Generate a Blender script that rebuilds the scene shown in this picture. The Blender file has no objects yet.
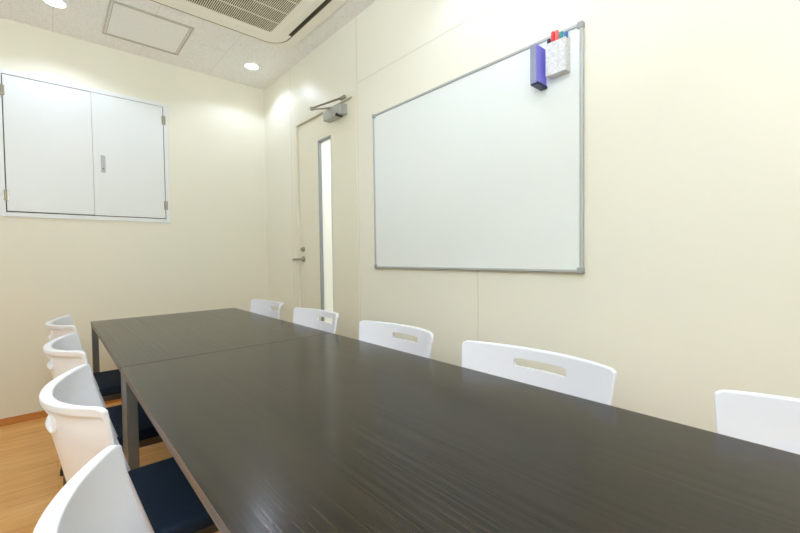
import bpy, bmesh, math, random
from mathutils import Vector, Matrix
random.seed(4)
C = bpy.context.scene.collection
KR, KF = 0.9646, 0.91          # survey units -> metres for the room and for the furniture
EYE = 1.110
def rz(z): return EYE + (z - 1.1507) * KR
def fz(z): return EYE + (z - 1.1507) * KF
XR, YB, H = 1.6431 * KR, 3.8653 * KR, rz(2.8223)
XL, YF = -1.05, -1.9           # left wall, wall behind the camera

# ------------------------------------------------------------------ materials
def srgb(r, g, b):
    f = lambda c: (c/255/12.92) if c/255 <= .04045 else ((c/255 + .055)/1.055)**2.4
    return (f(r), f(g), f(b), 1)
def mat(name, col, rough=.5, metal=0, spec=.5, emit=None, estr=0):
    m = bpy.data.materials.new(name); m.use_nodes = True
    b = m.node_tree.nodes['Principled BSDF']
    b.inputs['Base Color'].default_value = col
    b.inputs['Roughness'].default_value = rough
    b.inputs['Metallic'].default_value = metal
    b.inputs['Specular IOR Level'].default_value = spec
    if emit:
        b.inputs['Emission Color'].default_value = emit
        b.inputs['Emission Strength'].default_value = estr
    return m
class NT:
    def __init__(s, m): s.m = m; s.t = m.node_tree; s.b = s.t.nodes['Principled BSDF']
    def n(s, typ, **kw):
        x = s.t.nodes.new(typ)
        for k, v in kw.items(): setattr(x, k, v)
        return x
    def l(s, a, b): s.t.links.new(a, b)
    def coord(s, scale=(1,1,1), rot=(0,0,0)):
        c = s.n('ShaderNodeTexCoord'); mp = s.n('ShaderNodeMapping')
        mp.inputs['Scale'].default_value = scale; mp.inputs['Rotation'].default_value = rot
        s.l(c.outputs['Object'], mp.inputs['Vector']); return mp.outputs['Vector']
    def noise(s, vec, scale, detail=3, rough=.5, dist=0):
        x = s.n('ShaderNodeTexNoise'); x.inputs['Scale'].default_value = scale
        x.inputs['Detail'].default_value = detail; x.inputs['Roughness'].default_value = rough
        x.inputs['Distortion'].default_value = dist
        s.l(vec, x.inputs['Vector']); return x.outputs['Fac']
    def ramp(s, fac, stops):
        r = s.n('ShaderNodeValToRGB'); e = r.color_ramp.elements
        e[0].position, e[0].color = stops[0]; e[1].position, e[1].color = stops[-1]
        for p, c in stops[1:-1]:
            q = e.new(p); q.color = c
        s.l(fac, r.inputs['Fac']); return r.outputs['Color']
    def bump(s, h, strength, dist):
        x = s.n('ShaderNodeBump'); x.inputs['Strength'].default_value = strength; x.inputs['Distance'].default_value = dist
        s.l(h, x.inputs['Height']); s.l(x.outputs['Normal'], s.b.inputs['Normal'])
    def mul(s, a, b, fac=1.0, mode='MULTIPLY'):
        x = s.n('ShaderNodeMix', data_type='RGBA', blend_type=mode); x.inputs[0].default_value = fac
        s.l(a, x.inputs[6]); s.l(b, x.inputs[7]); return x.outputs[2]

WALLC = srgb(236, 234, 217)
def wall_mat(name, col, rough, spec=.5):
    m = mat(name, col, rough, spec=spec); t = NT(m)
    v = t.coord()
    t.l(t.ramp(t.noise(v, 1.3, 3), [(.3, tuple(c*.985 for c in col[:3])+(1,)), (.7, col)]), t.b.inputs['Base Color'])
    t.bump(t.noise(v, 240, 2), .04, .001)
    return m
M = {}
M['wall_panel'] = wall_mat('cream steel wall panel', WALLC, .30, .35)
M['wall_paper'] = wall_mat('cream matt wall', srgb(235, 232, 212), .6, .3)
M['seam'] = mat('panel joint', srgb(220, 215, 195), .5)
M['door'] = wall_mat('cream door paint', srgb(233, 229, 207), .35, .4)
# ceiling board: white with small worm-like pits and faint board joints
m = mat('pitted white ceiling board', srgb(246, 246, 244), .85, spec=.2); t = NT(m)
v = t.coord()
pits = t.ramp(t.noise(t.coord((1,1.5,1)), 95, 2.5, .55, .6), [(.54, (1,1,1,1)), (.66, srgb(236,230,212))])
br = t.n('ShaderNodeTexBrick'); br.offset = .5
for k, val in (('Color1', (1,1,1,1)), ('Color2', (1,1,1,1)), ('Mortar', srgb(232,229,219))): br.inputs[k].default_value = val
br.inputs['Scale'].default_value = 1; br.inputs['Mortar Size'].default_value = .002; br.inputs['Brick Width'].default_value = 1.02; br.inputs['Row Height'].default_value = .5114
mp = t.n('ShaderNodeMapping'); mp.inputs['Location'].default_value = (.17, -.060, 0); mp.inputs['Rotation'].default_value = (0,0,math.pi/2)
t.l(v, mp.inputs['Vector']); t.l(mp.outputs['Vector'], br.inputs['Vector'])
base = t.n('ShaderNodeRGB'); base.outputs[0].default_value = srgb(247, 247, 245)
t.l(t.mul(t.mul(base.outputs[0], pits), br.outputs['Color']), t.b.inputs['Base Color'])
M['ceiling'] = m
m2_ = mat('pitted white hatch board', srgb(232, 230, 222), .85, spec=.2); t = NT(m2_)
t.l(t.ramp(t.noise(t.coord((1,1.5,1)), 95, 2.5, .55, .6), [(.56, srgb(246,246,243)), (.68, srgb(236,231,215))]), t.b.inputs['Base Color'])
M['hatch'] = m2_
# floor: honey wood planks along x
m = mat('honey wood floor', srgb(206, 150, 84), .38, spec=.4); t = NT(m)
v = t.coord()
br = t.n('ShaderNodeTexBrick'); br.offset = .37
br.inputs['Color1'].default_value = srgb(252, 200, 126); br.inputs['Color2'].default_value = srgb(244, 186, 110); br.inputs['Mortar'].default_value = srgb(206, 148, 82)
br.inputs['Scale'].default_value = 1; br.inputs['Mortar Size'].default_value = .0012; br.inputs['Brick Width'].default_value = .9; br.inputs['Row Height'].default_value = .075
t.l(v, br.inputs['Vector'])
g1 = t.ramp(t.noise(t.coord((1.2, 26, 1)), 4, 5, .6, .5), [(.3, srgb(230,214,194)), (.65, (1,1,1,1))])
g2 = t.ramp(t.noise(t.coord((.6, 4, 1)), 2.2, 3), [(.3, srgb(240,226,206)), (.7, (1,1,1,1))])
t.l(t.mul(t.mul(br.outputs['Color'], g1), g2), t.b.inputs['Base Color'])
M['floor'] = m
m = mat('orange brown baseboard', srgb(200, 128, 62), .4); t = NT(m)
t.l(t.ramp(t.noise(t.coord((2, 2, 40)), 5, 4), [(.3, srgb(186,114,54)), (.7, srgb(208,138,70))]), t.b.inputs['Base Color'])
M['base'] = m
# table: dark wenge laminate, fine embossed grain along y
m = mat('dark wenge wood laminate', srgb(62, 54, 44), .3, spec=.26); t = NT(m)
fine = t.noise(t.coord((210, 1.1, 1)), 1, 3, .6, .15)
mid = t.noise(t.coord((60, .8, 1)), 1, 4, .6, .3)
big = t.noise(t.coord((7, .5, 1)), 1, 3, .5, .8)
c1 = t.ramp(fine, [(.36, srgb(12,9,5)), (.62, srgb(48,38,25))])
c2 = t.ramp(mid, [(.3, srgb(246,245,243)), (.7, (1,1,1,1))])
c3 = t.ramp(big, [(.3, srgb(240,239,238)), (.7, (1,1,1,1))])
t.l(t.mul(t.mul(c1, c2), c3), t.b.inputs['Base Color'])
t.l(t.ramp(fine, [(.35, (.24,.24,.24,1)), (.65, (.19,.19,.19,1))]), t.b.inputs['Roughness'])
t.bump(fine, .12, .0008)
M['table'] = m
m = mat('brown wood edge band', srgb(104, 86, 70), .4); t = NT(m)
t.l(t.ramp(t.noise(t.coord((30, 3, 120)), 1, 3), [(.3, srgb(86,70,56)), (.7, srgb(120,100,82))]), t.b.inputs['Base Color'])
M['edge'] = m
def flecked(name, col, rough, amt, scale, metal=0, spec=.5):
    m = mat(name, col, rough, metal, spec); t = NT(m)
    lo = tuple(c*(1-amt) for c in col[:3]) + (1,)
    t.l(t.ramp(t.noise(t.coord(), scale, 3), [(.35, lo), (.65, col)]), t.b.inputs['Base Color'])
    return m
M['steel'] = flecked('grey painted steel leg', srgb(112, 112, 108), .38, .05, 30, .35)
M['plastic'] = flecked('white moulded plastic', srgb(240, 243, 252), .32, .012, 6)
M['seat'] = flecked('dark navy upholstery', srgb(14, 32, 50), .8, .25, 400, spec=.25)
M['tube'] = flecked('dark grey steel tube', srgb(92, 92, 90), .35, .08, 20, .7)
M['rubber'] = flecked('black rubber', srgb(28, 28, 28), .7, .1, 60)
M['board'] = flecked('white enamel writing surface', srgb(233, 239, 236), .22, .008, 3, spec=.4)
M['alu'] = flecked('satin aluminium', srgb(182, 186, 185), .4, .04, 25, .3)
M['greycap'] = flecked('grey plastic corner', srgb(152, 156, 157), .45, .05, 40)
M['cab'] = flecked('white painted metal door', srgb(231, 235, 232), .4, .01, 4)
M['gap'] = flecked('dark painted gap shade', srgb(70, 68, 62), .8, .1, 30)
M['hinge'] = flecked('brass grey hinge metal', srgb(168, 160, 138), .35, .1, 60, .7)
M['satin'] = flecked('satin nickel', srgb(176, 172, 158), .3, .06, 60, .85)
M['handle'] = flecked('grey flush handle', srgb(176, 180, 178), .35, .08, 90, .5)
M['ac'] = flecked('cream air conditioner plastic', srgb(247, 244, 229), .45, .012, 5)
M['groove'] = flecked('olive painted groove shade', srgb(120, 110, 78), .8, .08, 40)
M['slat'] = flecked('cream grille slat', srgb(240, 233, 208), .5, .03, 30)
M['acdark'] = flecked('dark brown filter behind grille', srgb(50, 40, 26), .8, .2, 60)
M['hatchframe'] = flecked('aluminium hatch frame', srgb(198, 195, 180), .4, .06, 40, .4)
M['trimring'] = flecked('white lamp ring', srgb(245, 244, 240), .4, .01, 20)
M['lamp'] = mat('glowing lamp lens', (1,1,1,1), .4, emit=(1, .97, .92, 1), estr=14)
M['closer'] = flecked('silver grey closer body', srgb(178, 180, 172), .35, .05, 40, .5)
M['bronze'] = flecked('brown metal arm', srgb(166, 160, 138), .4, .1, 40, .5)
M['felt'] = flecked('grey blue felt', srgb(160, 166, 196), .9, .45, 260, spec=.1)
M['purple'] = flecked('violet foam', srgb(128, 122, 230), .6, .06, 60)
M['navy'] = flecked('dark blue plastic', srgb(34, 34, 98), .45, .1, 50)
for nm, c in (('red', (214,40,44)), ('pink', (232,96,92)), ('teal', (34,140,134)), ('blue', (50,104,176)), ('ink', (36,34,66))):
    M[nm] = flecked(nm + ' marker plastic', srgb(*c), .35, .05, 60)
m = mat('white embossed box', srgb(240, 240, 238), .45); t = NT(m)
ck = t.n('ShaderNodeTexVoronoi', feature='F1'); ck.inputs['Scale'].default_value = 90; t.l(t.coord((1,1,1), (.0,.0,.0)), ck.inputs['Vector'])
t.l(t.ramp(ck.outputs['Distance'], [(.1, srgb(232,232,232)), (.75, srgb(206,208,209))]), t.b.inputs['Base Color'])  # valleys of the embossing darkened in the colour, as painted shade
t.bump(ck.outputs['Distance'], .5, .004)
M['emboss'] = m
m = mat('frosted door glass', srgb(240, 240, 232), .25); t = NT(m)
out = [n for n in t.t.nodes if n.type == 'OUTPUT_MATERIAL'][0]
tr = t.n('ShaderNodeBsdfTranslucent'); tr.inputs[0].default_value = srgb(246, 244, 236)
tp = t.n('ShaderNodeBsdfTransparent'); tp.inputs[0].default_value = srgb(240, 240, 235)
gl = t.n('ShaderNodeBsdfGlossy'); gl.inputs['Roughness'].default_value = .1
m1 = t.n('ShaderNodeMixShader'); m1.inputs[0].default_value = .06; t.l(tr.outputs[0], m1.inputs[1]); t.l(tp.outputs[0], m1.inputs[2])
m2 = t.n('ShaderNodeMixShader'); m2.inputs[0].default_value = .06; t.l(m1.outputs[0], m2.inputs[1]); t.l(gl.outputs[0], m2.inputs[2])
t.l(m2.outputs[0], out.inputs['Surface'])
M['glass'] = m
M['peach'] = wall_mat('pale peach corridor wall', srgb(236, 228, 216), .6)

# ------------------------------------------------------------------ mesh helpers
def box(bm, x0, x1, y0, y1, z0, z1):
    vs = [bm.verts.new((x, y, z)) for x in (x0, x1) for y in (y0, y1) for z in (z0, z1)]
    for f in ((0,1,3,2), (4,6,7,5), (0,4,5,1), (2,3,7,6), (0,2,6,4), (1,5,7,3)):
        bm.faces.new([vs[i] for i in f])
def tube(bm, pts, r, seg=10, closed=False):
    pts = [Vector(p) for p in pts]; n = len(pts); rings = []
    rr = r if isinstance(r, (list, tuple)) else [r]*n
    up = None
    for i, p in enumerate(pts):
        a = pts[i-1] if (i or closed) else p; b = pts[(i+1) % n] if (i < n-1 or closed) else p
        d = (b - a).normalized()
        if up is None: up = d.orthogonal().normalized()
        up = (up - d*up.dot(d)).normalized(); w = d.cross(up)
        rings.append([bm.verts.new(p + (up*math.cos(2*math.pi*k/seg) + w*math.sin(2*math.pi*k/seg))*rr[i]) for k in range(seg)])
    for i in range(n if closed else n-1):
        a, b = rings[i], rings[(i+1) % n]
        for k in range(seg): bm.faces.new((a[k], a[(k+1)%seg], b[(k+1)%seg], b[k]))
    if not closed:
        bm.faces.new(rings[0][::-1]); bm.faces.new(rings[-1])
def prism(bm, poly, axis, a, b):
    """extrude a 2D polygon along axis ('x','y','z') from a to b"""
    f = {'x': lambda p, t: (t, p[0], p[1]), 'y': lambda p, t: (p[0], t, p[1]), 'z': lambda p, t: (p[0], p[1], t)}[axis]
    A = [bm.verts.new(f(p, a)) for p in poly]; B = [bm.verts.new(f(p, b)) for p in poly]
    n = len(poly)
    bm.faces.new(A[::-1]); bm.faces.new(B)
    for i in range(n): bm.faces.new((A[i], A[(i+1)%n], B[(i+1)%n], B[i]))
def rrect(x0, x1, y0, y1, r, seg=8):
    P = []
    for cx, cy, a0 in ((x1-r, y1-r, 0), (x0+r, y1-r, 90), (x0+r, y0+r, 180), (x1-r, y0+r, 270)):
        for k in range(seg+1):
            a = math.radians(a0 + 90*k/seg); P.append((cx + r*math.cos(a), cy + r*math.sin(a)))
    return P
def ring(bm, P, Q, axis, a, b):
    """a frame between outer outline P and inner outline Q (same length), extruded"""
    f = {'x': lambda p, t: (t, p[0], p[1]), 'y': lambda p, t: (p[0], t, p[1]), 'z': lambda p, t: (p[0], p[1], t)}[axis]
    n = len(P)
    V = [[bm.verts.new(f(p, t)) for p in R] for R in (P, Q) for t in (a, b)]
    Pa, Pb, Qa, Qb = V
    for i in range(n):
        j = (i+1) % n
        bm.faces.new((Pa[i], Pa[j], Pb[j], Pb[i])); bm.faces.new((Qa[j], Qa[i], Qb[i], Qb[j]))
        bm.faces.new((Pa[j], Pa[i], Qa[i], Qa[j])); bm.faces.new((Pb[i], Pb[j], Qb[j], Qb[i]))
def obj(name, bm, material, parent=None, bevel=0, seg=2, smooth=True, angle=40):
    bmesh.ops.recalc_face_normals(bm, faces=bm.faces)
    me = bpy.data.meshes.new(name); bm.to_mesh(me); bm.free()
    o = bpy.data.objects.new(name, me); C.objects.link(o)
    me.materials.append(M[material])
    if smooth:
        for p in me.polygons: p.use_smooth = True
        me.set_sharp_from_angle(angle=math.radians(angle))
    if parent is not None: o.parent = parent
    if bevel:
        b = o.modifiers.new('bevel', 'BEVEL'); b.width = bevel; b.segments = seg; b.limit_method = 'ANGLE'; b.angle_limit = math.radians(40)
        b.harden_normals = True
    return o
def tag(o, label=None, cat=None, group=None, kind=None):
    if label: o['label'] = label
    if cat: o['category'] = cat
    if group: o['group'] = group
    if kind: o['kind'] = kind
    return o
def empty(name, loc=(0,0,0), rot=0):
    o = bpy.data.objects.new(name, None); o.empty_display_size = .1; C.objects.link(o)
    o.location = loc; o.rotation_euler = (0, 0, rot); return o
def boxes(name, material, parent, bl, off=(0,0,0), bevel=0, seg=2):
    bm = bmesh.new()
    for b in bl: box(bm, b[0]-off[0], b[1]-off[0], b[2]-off[1], b[3]-off[1], b[4]-off[2], b[5]-off[2])
    return obj(name, bm, material, parent, bevel, seg)
def struct(name, material, bl, label, cat, bevel=0):
    return tag(boxes(name, material, None, bl, bevel=bevel), label, cat, None, 'structure')

# ------------------------------------------------------------------ room shell
T = .12
dy0, dy1, dz1 = 2.3367*KR, 3.1939*KR, rz(2.2932)
struct('floor_corridor', 'cab', [(XR+T, XR+1.6, YF-T, YB+T, -.1, 0)], 'pale corridor floor beyond the door', 'floor')
struct('floor', 'floor', [(XL-T, XR+T, YF-T, YB+T, -.1, 0)], 'honey coloured wood plank floor', 'floor')
struct('ceiling', 'ceiling', [(XL-T, XR+1.6, YF-T, YB+T, H, H+.1)], 'white pitted board ceiling', 'ceiling')
struct('wall_back', 'wall_paper', [(XL-T, XR+1.6, YB, YB+T, 0, H)], 'plain cream end wall with the built-in cupboard', 'wall')
struct('wall_left', 'wall_paper', [(XL-T, XL, YF, YB, 0, H)], 'plain cream wall behind the left row of chairs', 'wall')
struct('wall_front', 'wall_paper', [(XL-T, XR+1.6, YF-T, YF, 0, H)], 'plain cream wall behind the camera', 'wall')
struct('wall_right', 'wall_panel', [(XR, XR+T, YF, dy0-.045, 0, H), (XR, XR+T, dy1+.045, YB, 0, H), (XR, XR+T, dy0-.045, dy1+.045, dz1+.025, H)],
       'cream panelled wall carrying the whiteboard and the door', 'wall')
struct('wall_corridor', 'peach', [(XR+1.45, XR+1.5, YF, YB, 0, H)], 'pale corridor wall seen through the door glass', 'wall')
bz = .0519*KR
struct('baseboard_back', 'base', [(XL, XR, YB-.008, YB, 0, bz)], 'orange brown baseboard along the end wall', 'baseboard', .002)
struct('baseboard_left', 'base', [(XL, XL+.008, YF, YB-.008, 0, bz)], 'orange brown baseboard along the left wall', 'baseboard', .002)
struct('baseboard_right', 'base', [(XR-.008, XR, YF, dy0-.06, 0, bz)], 'orange brown baseboard under the whiteboard wall', 'baseboard', .002)
# joints between the wall panels
e = .0012
ys1, ys2, ys3, zs = 3.288*KR, 2.275*KR, 1.2435*KR, rz(2.3608)
struct('trim_1', 'seam', [(XR-e, XR, ys1-.003, ys1+.003, 0, H)], 'thin upright panel joint between corner and door', 'trim')
struct('trim_2', 'seam', [(XR-e, XR, ys2-.003, ys2+.003, 0, H)], 'thin upright panel joint between door and whiteboard', 'trim')
struct('trim_3', 'seam', [(XR-e, XR, ys3-.0025, ys3+.0025, 0, 1.5)], 'thin upright panel joint below the whiteboard', 'trim')
struct('trim_4', 'seam', [(XR-e, XR, YF, ys2-.003, zs-.0025, zs+.0025)], 'thin level panel joint above the whiteboard', 'trim')

# ------------------------------------------------------------------ door
D = empty('door_1', (XR, (dy0+dy1)/2, 0)); oD = (XR, (dy0+dy1)/2, 0)
tag(D, 'cream steel door with a narrow frosted glass strip and overhead closer', 'door', None, 'structure')
fw = .05
boxes('door_frame', 'door', D, [(XR-.002, XR+.11, dy1, dy1+.0449, 0, dz1+.0249), (XR-.002, XR+.11, dy0-.0449, dy0, 0, dz1+.0249), (XR-.002, XR+.11, dy0, dy1, dz1, dz1+.0249)], oD, .001)
lx0, lx1 = XR+.018, XR+.056
g0, g1, gz0, gz1 = 2.660*KR, 2.850*KR, .42, rz(2.0948)
gp = .004
LF = boxes('door_leaf', 'door', D, [(lx0, lx1, dy0+gp, g0, .008, dz1-gp), (lx0, lx1, g1, dy1-gp, .008, dz1-gp), (lx0, lx1, g0, g1, .008, gz0), (lx0, lx1, g0, g1, gz1, dz1-gp)], oD)
boxes('door_stop', 'gap', D, [(lx1+.001, lx1+.012, dy1-.018, dy1-.0005, 0, dz1), (lx1+.001, lx1+.012, dy0+.0005, dy0+.018, 0, dz1), (lx1+.001, lx1+.012, dy0, dy1, dz1-.018, dz1-.0005)], oD)  # strips coloured dark to paint the shade in the leaf gaps
b_ = .012
boxes('glazing_bead', 'greycap', D, [(lx0-.006, lx1, g1-b_, g1, gz0, gz1), (lx0-.002, lx1, g0, g0+.004, gz0, gz1), (lx0-.006, lx1, g0, g1, gz1-b_, gz1), (lx0-.006, lx1, g0, g1, gz0, gz0+b_)], oD, .001)
boxes('glass_pane', 'glass', D, [(lx0+.018, lx0+.022, g0+.003, g1-b_, gz0+b_, gz1-b_)], oD)
# lever and lock
hy, hz = 3.133*KR, rz(1.13)
bm = bmesh.new()
def dsc(bm, c, axis, r, d, seg=20):
    c = Vector(c); tube(bm, [c, c + Vector(axis)*d], r, seg)
dsc(bm, (lx0, hy, hz), (-1,0,0), .026, .008); dsc(bm, (lx0, hy, hz), (-1,0,0), .010, .05)
tube(bm, [(lx0-.047, hy-.008, hz), (lx0-.048, hy+.06, hz), (lx0-.046, hy+.115, hz-.004)], [.010, .009, .007], 10)
for v in bm.verts: v.co -= Vector(oD)
obj('door_handle', bm, 'satin', D, .002)
bm = bmesh.new(); kz = rz(1.215); dsc(bm, (lx0, hy, kz), (-1,0,0), .022, .010); dsc(bm, (lx0-.01, hy, kz), (-1,0,0), .012, .008)
box(bm, lx0-.03, lx0-.018, hy-.003, hy+.003, kz-.010, kz+.010)
for v in bm.verts: v.co -= Vector(oD)
obj('door_lock', bm, 'bronze', D, .001)
# closer: body on the leaf, arms up to a bracket on the frame
ca, cb = 2.425*KR, 2.672*KR
cz0, cz1 = rz(2.190), rz(2.264)
CL = boxes('door_closer', 'closer', D, [(lx0-.058, lx0, ca, cb, cz0, cz1)], oD, .006, 3)
bm = bmesh.new(); box(bm, lx0-.061, lx0-.01, ca+.04, ca+.065, cz0-.006, cz0+.012)
dsc(bm, (lx0-.035, ca+.16, cz1), (0,0,1), .012, .014)
for v in bm.verts: v.co -= Vector(oD)
obj('closer_cap', bm, 'rubber', CL, .001)
bm = bmesh.new(); az = rz(2.312)
elbow = (XR-.135, 2.665*KR, rz(2.245)+.012)
P0, P1 = Vector((lx0-.035, ca+.16, cz1+.012)), Vector(elbow)
P2 = Vector((XR-.016, 2.45*KR, rz(2.310)))
def bar(bm, a, b, w, h):
    d = (b-a).normalized(); s = Vector((-d.y, d.x, 0)).normalized()*w/2; u = Vector((0,0,h/2))
    vs = [bm.verts.new(p + i*s + j*u) for p in (a, b) for i in (-1,1) for j in (-1,1)]
    for f in ((0,1,3,2), (4,6,7,5), (0,4,5,1), (2,3,7,6), (0,2,6,4), (1,5,7,3)): bm.faces.new([vs[i] for i in f])
bar(bm, P0, P1, .024, .006); bar(bm, P1+Vector((0,0,.008)), P2, .020, .006); dsc(bm, P1-Vector((0,0,.006)), (0,0,1), .013, .022)
for v in bm.verts: v.co -= Vector(oD)
obj('closer_arm', bm, 'bronze', CL, .001)
boxes('closer_bracket', 'bronze', CL, [(XR-.024, XR-.003, 2.405*KR, 2.475*KR, rz(2.300), rz(2.318))], oD, .002)

# ------------------------------------------------------------------ cupboard let into the end wall
cx0, cx1, cz0, cz1 = -.2181*KR, .7553*KR, rz(1.4874), rz(2.4412)
fl = .030
K = empty('wall_cupboard', ((cx0+cx1)/2, YB, cz0)); oK = tuple(K.location)
tag(K, 'white two-door metal cupboard set flush into the cream end wall', 'cupboard')
fx0, fx1, fz0, fz1 = cx0-fl, cx1+fl, cz0-fl, cz1+fl
boxes('cupboard_frame', 'cab', K, [(fx0, cx0, YB-.010, YB, fz0, fz1), (cx1, fx1, YB-.010, YB, fz0, fz1), (cx0, cx1, YB-.010, YB, fz0, cz0), (cx0, cx1, YB-.010, YB, cz1, fz1)], oK, .0015)
boxes('cupboard_gap_shade', 'gap', K, [(cx0, cx1, YB-.002, YB, cz0, cz1)], oK)  # dark sheet that paints the shade seen through the door gaps
gm = .006; xm = .268*KR; xm2 = .287*KR
dl = boxes('cupboard_door', 'cab', K, [(cx0+gm, xm, YB-.013, YB-.003, cz0+gm+.002, cz1-gm)], oK, .0015)
dr = boxes('cupboard_door', 'cab', K, [(xm+.0015, cx1-gm, YB-.013, YB-.003, cz0+gm, cz1-gm*.8), (xm+.002, xm2, YB-.0155, YB-.012, cz0+gm, cz1-gm*.8)], oK, .0012)
def hinge(par, x, z):
    bm = bmesh.new()
    for k in range(3): tube(bm, [(x, YB-.015, z-.036+k*.0245), (x, YB-.015, z-.036+k*.0245+.023)], .008, 10)
    box(bm, x-.014, x+.014, YB-.0145, YB-.012, z-.034, z+.034)
    for v in bm.verts: v.co -= Vector(oK)
    obj('hinge', bm, 'hinge', par)
hzs = (rz(1.603), rz(2.325))
for z in hzs: hinge(dl, cx0+.001, z); hinge(dr, cx1-.001, z)
hx = .3315*KR; ha, hb = rz(1.828), rz(1.962)
bm = bmesh.new()
ring(bm, rrect(hx-.014, hx+.014, ha, hb, .006), rrect(hx-.009, hx+.009, ha+.008, hb-.008, .004), 'y', YB-.0155, YB-.012)
prism(bm, rrect(hx-.010, hx+.010, ha+.006, hb-.006, .004), 'y', YB-.0138, YB-.012)
tube(bm, [(hx, YB-.0175, ha+.030), (hx, YB-.012, ha+.030)], .007, 14)
for v in bm.verts: v.co -= Vector(oK)
fh = obj('flush_handle', bm, 'handle', dr)
bm = bmesh.new(); tube(bm, [(hx, YB-.0182, ha+.030), (hx, YB-.0172, ha+.030)], .0045, 12)
for v in bm.verts: v.co -= Vector(oK)
obj('keyhole', bm, 'gap', fh)

# ------------------------------------------------------------------ ceiling: access hatch, air conditioner, downlights
qx0, qx1, qy0, qy1 = .3334*KR, .8311*KR, 3.145*KR, 3.6502*KR
Q = empty('ceiling_hatch', ((qx0+qx1)/2, (qy0+qy1)/2, H)); oQ = tuple(Q.location)
tag(Q, 'square ceiling access hatch with a thin aluminium frame', 'hatch')
bm = bmesh.new()
ring(bm, rrect(qx0, qx1, qy0, qy1, .002, 2), rrect(qx0+.009, qx1-.009, qy0+.009, qy1-.009, .002, 2), 'z', H-.006, H)
ring(bm, rrect(qx0+.020, qx1-.020, qy0+.020, qy1-.020, .002, 2), rrect(qx0+.024, qx1-.024, qy0+.024, qy1-.024, .002, 2), 'z', H-.004, H)
for v in bm.verts: v.co -= Vector(oQ)
obj('hatch_frame', bm, 'hatchframe', Q)
boxes('hatch_panel', 'hatch', Q, [(qx0+.024, qx1-.024, qy0+.024, qy1-.024, H-.002, H)], oQ)

ax1, ay1 = 1.4154*KR - .012, 2.9866*KR - .022; A = .99*KR
ax0, ay0 = ax1 - A, ay1 - A
acx, acy = (ax0+ax1)/2, (ay0+ay1)/2
U = empty('ceiling_air_conditioner', (acx, acy, H)); oU = (acx, acy, H)
tag(U, 'cream ceiling cassette air conditioner with a square slatted intake grille', 'air conditioner')
def loc(bm, o):
    for v in bm.verts: v.co -= Vector(o)
    return bm
bm = bmesh.new(); prism(bm, rrect(ax0-.022, ax1+.085, ay0-.022, ay1+.022, .10, 12), 'z', H-.010, H)
obj('ceiling_plate', loc(bm, oU), 'ac', U, .002)
gh = .355*KR
bm = bmesh.new()
O = rrect(ax0, ax1, ay0, ay1, .13, 12)
inn = rrect(acx-gh, acx+gh, acy-gh, acy+gh, .012, 12)
rim = rrect(ax0+.004, ax1-.004, ay0+.004, ay1-.004, .126, 12)
z0, z1 = H-.015, H-.0128
Va = [bm.verts.new((p[0], p[1], z1)) for p in O]; Vb = [bm.verts.new((p[0], p[1], z0)) for p in rim]
Vc = [bm.verts.new((p[0], p[1], z0)) for p in inn]; Vd = [bm.verts.new((p[0], p[1], H-.0105)) for p in inn]; Ve = [bm.verts.new((p[0], p[1], H-.0105)) for p in O]
for X, Y in ((Va, Vb), (Vb, Vc), (Vc, Vd), (Vd, Ve), (Ve, Va)):
    n = len(X)
    for i in range(n): bm.faces.new((X[i], X[(i+1)%n], Y[(i+1)%n], Y[i]))
obj('front_panel', loc(bm, oU), 'ac', U, angle=25)
bm = bmesh.new(); prism(bm, rrect(ax0-.011, ax1+.011, ay0-.011, ay1+.011, .141, 12), 'z', H-.0112, H-.008)
obj('painted_groove_shade', loc(bm, oU), 'groove', U)  # flat olive ring, the groove's shade is put into its colour
# grille: slats along y with a few cross bars, dark filter above
bm = bmesh.new()
ns = 58
for k in range(ns):
    x = acx - gh + .008 + (2*gh-.016)*k/(ns-1)
    box(bm, x-.0021, x+.0021, acy-gh, acy+gh, z0+.0003, z0+.0028)
for k in range(1, 5):
    y = acy - gh + 2*gh*k/5
    box(bm, acx-gh, acx+gh, y-.003, y+.003, z0, z0+.0026)
obj('intake_grille', loc(bm, oU), 'slat', U)
boxes('filter', 'acdark', U, [(acx-gh, acx+gh, acy-gh, acy+gh, z0+.0032, z0+.0040)], oU)
# air outlets: a dark slot along each side with a flap in it
for s, (dx, dy) in enumerate(((1,0), (0,1), (-1,0), (0,-1))):
    off = A/2 - .011; hl = .29
    if dx: bl = (acx+dx*off-.014, acx+dx*off+.011, acy-hl, acy+hl)
    else: bl = (acx-hl, acx+hl, acy+dy*off-.002, acy+dy*off+.002)
    if dx: boxes('air_outlet', 'acdark', U, [bl + (z0-.0008, z0+.002)], oU)
    fo = A/2 - .055
    if dx: fl_ = (acx+dx*fo-.022, acx+dx*fo+.017, acy-hl-.01, acy+hl+.01)
    else: fl_ = (acx-hl-.01, acx+hl+.01, acy+dy*fo-.022, acy+dy*fo+.022)
    boxes('outlet_flap', 'ac', U, [fl_ + (z0-.0025, z0)], oU, .002)

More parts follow.
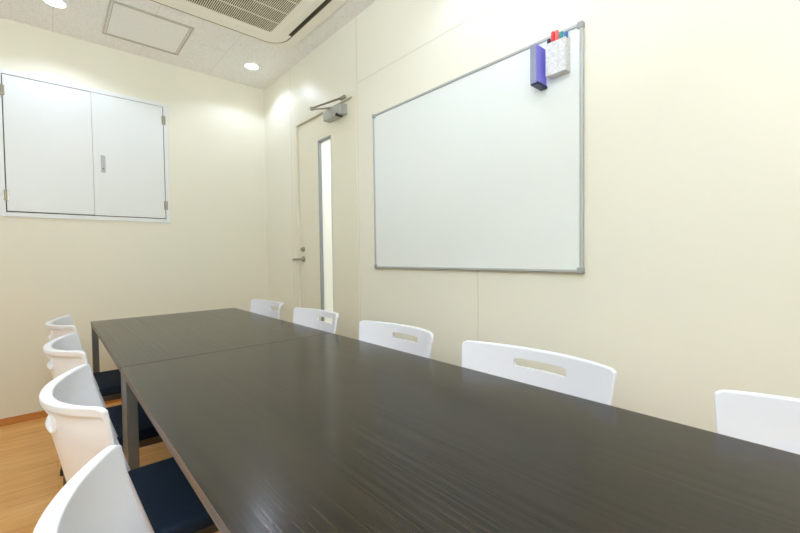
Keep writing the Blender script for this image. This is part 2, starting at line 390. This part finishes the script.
LC = (.695, .80, 1.0)     # cool white lamps
def downlight(x, y, label, energy):
    L = empty('ceiling_downlight', (x, y, H)); tag(L, label, 'downlight', 'ceiling downlights')
    bm = bmesh.new(); n = 32
    prof = [(.068, 0), (.068, -.004), (.060, -.007), (.050, -.003)]
    rings = [[bm.verts.new((r*math.cos(2*math.pi*k/n), r*math.sin(2*math.pi*k/n), z)) for k in range(n)] for r, z in prof]
    for a, b in zip(rings, rings[1:]):
        for k in range(n): bm.faces.new((a[k], a[(k+1)%n], b[(k+1)%n], b[k]))
    obj('trim_ring', bm, 'trimring', L)
    bm = bmesh.new(); tube(bm, [(0,0,-.0035), (0,0,-.001)], .051, 32); obj('lamp_lens', bm, 'lamp', L)
    ld = bpy.data.lights.new('downlight_beam', 'SPOT'); ld.energy = energy; ld.spot_size = math.radians(144); ld.spot_blend = .35
    ld.shadow_soft_size = .05; ld.color = LC
    lo = bpy.data.objects.new('downlight_beam', ld); C.objects.link(lo); lo.parent = L; lo.location = (0, 0, -.062)
lx_, ll_ = 1.3644*KR, .071*KR
downlight(lx_, 3.45*KR, 'round glowing ceiling downlight in the corner above the door', 10)
downlight(ll_, 3.412*KR, 'round glowing ceiling downlight above the white cupboard', 13)
for y in (1.05, -1.1):
    for x in (lx_, ll_):
        downlight(x, y*KR, 'round ceiling downlight %s, %s' % ('behind the camera' if y < 0 else 'over the near table', 'beside the whiteboard wall' if x > 1 else 'above the left row of chairs'), (1 if x > 1 else 3) if y < 0 else (11 if x > 1 else 3))

for y in (-.35, -1.35):
    fl_d = bpy.data.lights.new('added_rear_fill', 'AREA'); fl_d.shape = 'RECTANGLE'; fl_d.size = 1.3; fl_d.size_y = .35  # added area fill at ceiling height, not a real fixture
    fl_d.energy = 3; fl_d.color = LC
    fo_ = bpy.data.objects.new('added_rear_fill', fl_d); C.objects.link(fo_); fo_.location = (.3, y, H-.02)
for px, py, pz in ((-.75, -.30, 1.9), (-.3, -1.5, 1.9)):
    pl_d = bpy.data.lights.new('added_point_fill', 'POINT'); pl_d.energy = 2; pl_d.shadow_soft_size = .2; pl_d.color = LC  # added point fills outside the view, no globes hang here
    po_ = bpy.data.objects.new('added_point_fill', pl_d); C.objects.link(po_); po_.location = (px, py, pz)
up_d = bpy.data.lights.new('added_up_fill', 'AREA'); up_d.shape = 'DISK'; up_d.size = .5; up_d.energy = 95; up_d.color = LC  # added unseen uplight that brightens the ceiling
uo_ = bpy.data.objects.new('added_up_fill', up_d); C.objects.link(uo_); uo_.location = (-.6, -.12, 1.9); uo_.rotation_euler = (math.pi - .4, 0, 0)
# corridor light beyond the door
la = bpy.data.lights.new('corridor_light', 'AREA'); la.energy = 40; la.size = .8; la.color = (.74, .84, 1)
lo = bpy.data.objects.new('corridor_light', la); C.objects.link(lo); lo.location = (XR+.85, 2.6, H-.05)

# ------------------------------------------------------------------ whiteboard and what hangs on it
by0, by1, wz0, wz1 = .702*KR, 2.079*KR, rz(1.0689), rz(2.0817)
W = empty('whiteboard', (XR, (by0+by1)/2, wz0)); oW = tuple(W.location)
tag(W, 'large blank whiteboard in an aluminium frame on the cream wall', 'whiteboard')
f = .013
boxes('writing_surface', 'board', W, [(XR-.014, XR-.003, by0+f*.5, by1-f*.5, wz0+f*.5, wz1-f*.5)], oW)
boxes('board_frame', 'alu', W, [(XR-.020, XR-.001, by0, by1, wz0, wz0+f), (XR-.020, XR-.001, by0, by1, wz1-f, wz1), (XR-.020, XR-.001, by0, by0+f, wz0+f, wz1-f), (XR-.020, XR-.001, by1-f, by1, wz0+f, wz1-f)], oW, .003)
for y, z in ((by0, wz0), (by0, wz1), (by1, wz0), (by1, wz1)):
    sy = 1 if y == by0 else -1; sz = 1 if z == wz0 else -1
    a, b = sorted((y-sy*.002, y+sy*.022)); c, d = sorted((z-sz*.003, z+sz*.022))
    bm = bmesh.new(); prism(bm, rrect(a, b, c, d, .005, 4), 'x', XR-.0225, XR-.001)
    obj('corner_cap', loc(bm, oW), 'greycap', W, .002)
XS = XR - .0142
hx0, ya, yb, za, zb = 1.5905*KR - .006, .754*KR, .8400*KR, rz(1.897), rz(2.030)
N = empty('pen_holder', (XS, (ya+yb)/2, za)); oN = tuple(N.location)
tag(N, 'white embossed pen box stuck on the top corner of the whiteboard', 'pen holder')
w = .0025
boxes('pen_box', 'emboss', N, [(hx0, hx0+w, ya, yb, za, zb), (XS-w, XS, ya, yb, za, zb+.012), (hx0+w, XS-w, ya, ya+w, za, zb), (hx0+w, XS-w, yb-w, yb, za, zb), (hx0+w, XS-w, ya+w, yb-w, za, za+w)], oN, .0008)
def marker(y, x, top, col, label, lean=0):
    mk = empty('marker_pen', (x, y, za+w+.001)); tag(mk, label, 'marker', 'marker pens in the white box')
    h = top - (za+w+.001)
    bm = bmesh.new(); tube(bm, [(0,0,0), (0, lean*.6, h*.62)], .0068, 14); obj('barrel', bm, 'trimring', mk, .001)
    bm = bmesh.new(); tube(bm, [(0, lean*.55, h*.56), (0, lean*.95, h-.004), (0, lean, h)], [.0078, .0078, .005], 14); obj('cap', bm, col, mk)
yy = lambda t_: yb - .010 + (ya - yb + .020)*t_
marker(yy(.02), hx0+.014, zb+.024, 'ink', 'dark navy marker cap next to the eraser, in the white pen box', .004)
marker(yy(.28), hx0+.012, zb+.045, 'red', 'deep red marker standing tallest in the white pen box', .002)
marker(yy(.50), hx0+.013, zb+.044, 'pink', 'salmon red marker right beside the deep red one', 0)
marker(yy(.72), hx0+.022, zb+.036, 'teal', 'teal green marker between salmon and blue ones', 0)
marker(yy(.98), hx0+.026, zb+.030, 'blue', 'blue marker at the near end of the pen box', -.001)
ex, ea, eb, ec, ed = 1.540*KR, .858*KR, .887*KR, rz(1.868), rz(2.030)
R_ = empty('board_eraser', (XS, (ea+eb)/2, ec)); oR = tuple(R_.location)
tag(R_, 'violet whiteboard eraser with grey felt face beside the pen box', 'eraser')
boxes('eraser_body', 'purple', R_, [(ex+.006, XS, ea, eb, ec+.005, ed)], oR, .003)
boxes('eraser_felt', 'felt', R_, [(ex, ex+.006, ea+.001, eb-.001, ec, ed-.002)], oR, .001)
boxes('eraser_end_cap', 'navy', R_, [(ex+.006, XS, ea-.004, eb+.001, ec-.004, ec+.006)], oR, .002)

# ------------------------------------------------------------------ tables
tx0, tx1, TZ = .2065*KF, 1.2244*KF, fz(.70)
tyb, tys = 3.6188*KF, 1.985*KF
def table(name, y0, y1, label, legs):
    cx, cy = (tx0+tx1)/2, (y0+y1)/2
    t_ = empty(name, (cx, cy, 0)); o = (cx, cy, 0)
    tag(t_, label, 'table', 'meeting tables pushed end to end')
    top = boxes('tabletop', 'table', t_, [(tx0+.0012, tx1-.0012, y0+.0012, y1-.0012, TZ-.022, TZ)], o, .001)
    bm = bmesh.new(); ring(bm, rrect(tx0, tx1, y0, y1, .002, 2), rrect(tx0+.0012, tx1-.0012, y0+.0012, y1-.0012, .001, 2), 'z', TZ-.0225, TZ-.0008)
    obj('edge_band', loc(bm, o), 'edge', top)
    lw = .034
    for sx in (0, 1):
        for ly, ld in legs:
            xa = tx0+.002 if sx == 0 else tx1-.002-lw
            bl = [(xa, xa+lw, ly, ly+ld, .006, TZ-.0225)]
            L = boxes('leg', 'steel', t_, bl, o, .002)
            boxes('foot', 'rubber', L, [(xa+.004, xa+lw-.004, ly+.004, ly+ld-.004, 0, .006)], o)
    r = .055
    boxes('apron', 'steel', t_, [(tx0+r, tx0+r+.02, y0+.07, y1-.07, TZ-.06, TZ-.0225), (tx1-r-.02, tx1-r, y0+.07, y1-.07, TZ-.06, TZ-.0225),
                                 (tx0+r, tx1-r, y0+.07, y0+.09, TZ-.06, TZ-.0225), (tx0+r, tx1-r, y1-.09, y1-.07, TZ-.06, TZ-.0225)], o)
    return t_
table('meeting_table', tys+.002, tyb, 'dark wood meeting table farther away, near the white cupboard wall', ((tys+.003, .026), (tyb-.046, .044)))
ty0 = -.45
table('meeting_table', ty0, tys-.002, 'long dark wood meeting table in front, with grained glossy top', ((tys-.105, .10), (ty0+.004, .06)))

# ------------------------------------------------------------------ chairs (local +x is the front)
ZT = fz(.79); ZS = .385
TIP = -.20
def shell_pt(u, v, outer):
    z = ZS + (ZT - ZS)*v; dn = ZT - z
    h = .254 - .06*(1-v)**1.5
    dep = .093 + .10*dn
    tipx = TIP + .13*dn + .16*max(0, dn-.09)
    x = tipx - dep*(1 - abs(u)**2.1); y = u*h
    if outer:
        s = min(1, max(0, (z - (ZT-.029))/.008)); s = s*s*(3-2*s)
        th = .013 + s*.013*(1 - .8*abs(u)**2.2)
        n = Vector((-h, 2.1*u*dep, 0)).normalized()
        x += n.x*th; y += n.y*th*.4
    c = max(0, (abs(u)-.90)/.10)
    z += v**6*(-.011*(1-u*u) - .009*c*c*c)
    return Vector((x, y, z))
def make_backrest():
    nu = 40; vs = [0,.1,.2,.3,.4,.5,.6,.7,.78,.84,.88,.91,.925,.931,.938,.944,.952,.965,.98,1.0]
    bm = bmesh.new(); G = []
    for o_ in (0, 1):
        G.append([[bm.verts.new(shell_pt(-1 + 2*i/nu, v, o_)) for i in range(nu+1)] for v in vs])
    n = len(vs)
    for o_ in (0, 1):
        for j in range(n-1):
            for i in range(nu):
                bm.faces.new((G[o_][j][i], G[o_][j][i+1], G[o_][j+1][i+1], G[o_][j+1][i]))
    for i in range(nu):
        for j in (0, n-1): bm.faces.new((G[0][j][i], G[0][j][i+1], G[1][j][i+1], G[1][j][i]))
    for j in range(n-1):
        for i in (0, nu): bm.faces.new((G[0][j][i], G[0][j+1][i], G[1][j+1][i], G[1][j][i]))
    o = obj('backrest', bm, 'plastic', None, 0)
    bv = o.modifiers.new('bevel', 'BEVEL'); bv.width = .006; bv.segments = 3; bv.limit_method = 'ANGLE'; bv.angle_limit = math.radians(50)
    bm = bmesh.new(); prism(bm, rrect(-.091, .091, zslot-.0155, zslot+.0155, .010, 6), 'x', TIP-.25, TIP+.05)
    cut = obj('cutter', bm, 'plastic')
    md = o.modifiers.new('slot', 'BOOLEAN'); md.object = cut; md.operation = 'DIFFERENCE'; md.solver = 'EXACT'
    dg = bpy.context.evaluated_depsgraph_get()
    me = bpy.data.meshes.new_from_object(o.evaluated_get(dg), depsgraph=dg)
    o.modifiers.clear(); o.data = me; me.name = 'backrest'
    bpy.data.objects.remove(cut)
    for p in me.polygons: p.use_smooth = True
    me.set_sharp_from_angle(angle=math.radians(60))
    return o
zslot = fz(.719)
def outer_x(y, z):
    v = (z - ZS)/(ZT - ZS); u = y/.254
    return shell_pt(u, v, True).x
def make_chair():
    r = empty('meeting_chair')
    b = make_backrest(); b.parent = r
    bm = bmesh.new()
    P = rrect(-.098, .098, zslot-.0225, zslot+.0225, .016, 6)
    P = [(a[0] + (b[0]-a[0])*k/8, a[1] + (b[1]-a[1])*k/8) for a, b in zip(P, P[1:] + P[:1]) for k in range(8 if abs(a[0]-b[0]) > .05 else 1) ] if True else P
    tube(bm, [(outer_x(y, z)-.001, y, z) for y, z in P], .0052, 8, True)
    obj('handle_lip', bm, 'plastic', b)
    bm = bmesh.new(); prism(bm, rrect(-.205, .265, -.210, .210, .045, 8), 'z', .374, .418)
    obj('seat', bm, 'seat', r, .014, 3)
    bm = bmesh.new(); prism(bm, rrect(-.19, .255, -.198, .198, .04, 6), 'z', .354, .373)
    for s in (-1, 1): tube(bm, [(-.232, s*.158, .345), (.235, s*.185, .345)], .010, 10)
    obj('seat_frame', bm, 'tube', r)
    for s in (-1, 1):
        bm = bmesh.new(); tube(bm, [(-.268, s*.165, .012), (-.256, s*.160, .30), (-.248, s*.155, .44), (-.240, s*.145, .52), (-.240, s*.135, .57)], .0115, 12)
        L = obj('leg', bm, 'tube', r)
        bm = bmesh.new(); tube(bm, [(-.2685, s*.1651, 0), (-.2673, s*.1648, .03)], .0145, 12); obj('foot', bm, 'rubber', L)
        bm = bmesh.new(); tube(bm, [(.255, s*.200, .012), (.235, s*.187, .33), (.225, s*.185, .348)], .0115, 12)
        L = obj('leg', bm, 'tube', r)
        bm = bmesh.new(); tube(bm, [(.2555, s*.2003, 0), (.2545, s*.199, .03)], .0145, 12); obj('foot', bm, 'rubber', L)
    return r
def copy_tree(o, parent=None):
    c = o.copy(); C.objects.link(c); c.parent = parent
    for ch in list(o.children): copy_tree(ch, c)
    return c
proto = make_chair()
xl = .097*KF - TIP; xr = 1.287*KF + TIP
places = [  # x, y, turn in degrees, label
    (xl, 3.10*KF, 0, 'white plastic chair left of the tables, farthest along, under the cupboard', 'left'),
    (xl, 2.278*KF, 0, 'white plastic chair left of the tables, second from the cupboard wall', 'left'),
    (xl, 1.474*KF, 0, 'white plastic chair with navy seat beside the middle table leg', 'left'),
    (xl, .674*KF, 0, 'white plastic chair closest to the camera, left of the near table', 'left'),
    (xr, 3.112*KF, 180, 'white plastic chair right of the tables, farthest along, nearest the room corner', 'right'),
    (xr, 2.318*KF, 180, 'white plastic chair right of the tables in front of the door glass', 'right'),
    (xr, 1.518*KF, 180, 'white plastic chair right of the tables under the left half of the whiteboard', 'right'),
    (xr, .760*KF, 180, 'white plastic chair right of the tables under the right half of the whiteboard', 'right'),
    (xr, -.064*KF, 180, 'white plastic chair right of the tables, cut by the right edge of the photo', 'right'),
]
for i, (x, y, a, lab, side) in enumerate(places):
    c = proto if i == 0 else copy_tree(proto)
    c.location = (x, y, 0); c.scale = (1, 1.075 if i == 7 else 1, 1); c.rotation_euler = (0, 0, math.radians(a))
    tag(c, lab, 'chair', 'white chairs along the %s side of the tables' % side)

# ------------------------------------------------------------------ world, camera, view
wd = bpy.data.worlds.new('room_world'); bpy.context.scene.world = wd; wd.use_nodes = True
wd.node_tree.nodes['Background'].inputs['Color'].default_value = (.9, .95, 1, 1)
wd.node_tree.nodes['Background'].inputs['Strength'].default_value = .3
cd = bpy.data.cameras.new('camera'); cam = bpy.data.objects.new('camera', cd); C.objects.link(cam)
cd.sensor_fit = 'HORIZONTAL'; cd.sensor_width = 36; cd.lens = 392.7726*36/800; cd.clip_start = .02
ya_, pi_, ro = (math.radians(a) for a in (-41.6701, -1.6249, -.7437))
fw0 = Vector((-math.sin(ya_), math.cos(ya_), 0)); r0 = Vector((fw0.y, -fw0.x, 0)); zz = Vector((0,0,1))
fwd = fw0*math.cos(pi_) + zz*math.sin(pi_); up0 = -fw0*math.sin(pi_) + zz*math.cos(pi_)
rt = r0*math.cos(ro) + up0*math.sin(ro); up = -r0*math.sin(ro) + up0*math.cos(ro)
mw = Matrix((rt, up, -fwd)).transposed().to_4x4(); mw.translation = (0, 0, EYE)
cam.matrix_world = mw
sc = bpy.context.scene; sc.camera = cam
sc.view_settings.view_transform = 'Standard'; sc.view_settings.look = 'None'; sc.view_settings.exposure = -.33; sc.view_settings.gamma = 1.1
sc.cycles.max_bounces = 10; sc.cycles.diffuse_bounces = 8; sc.cycles.use_denoising = True
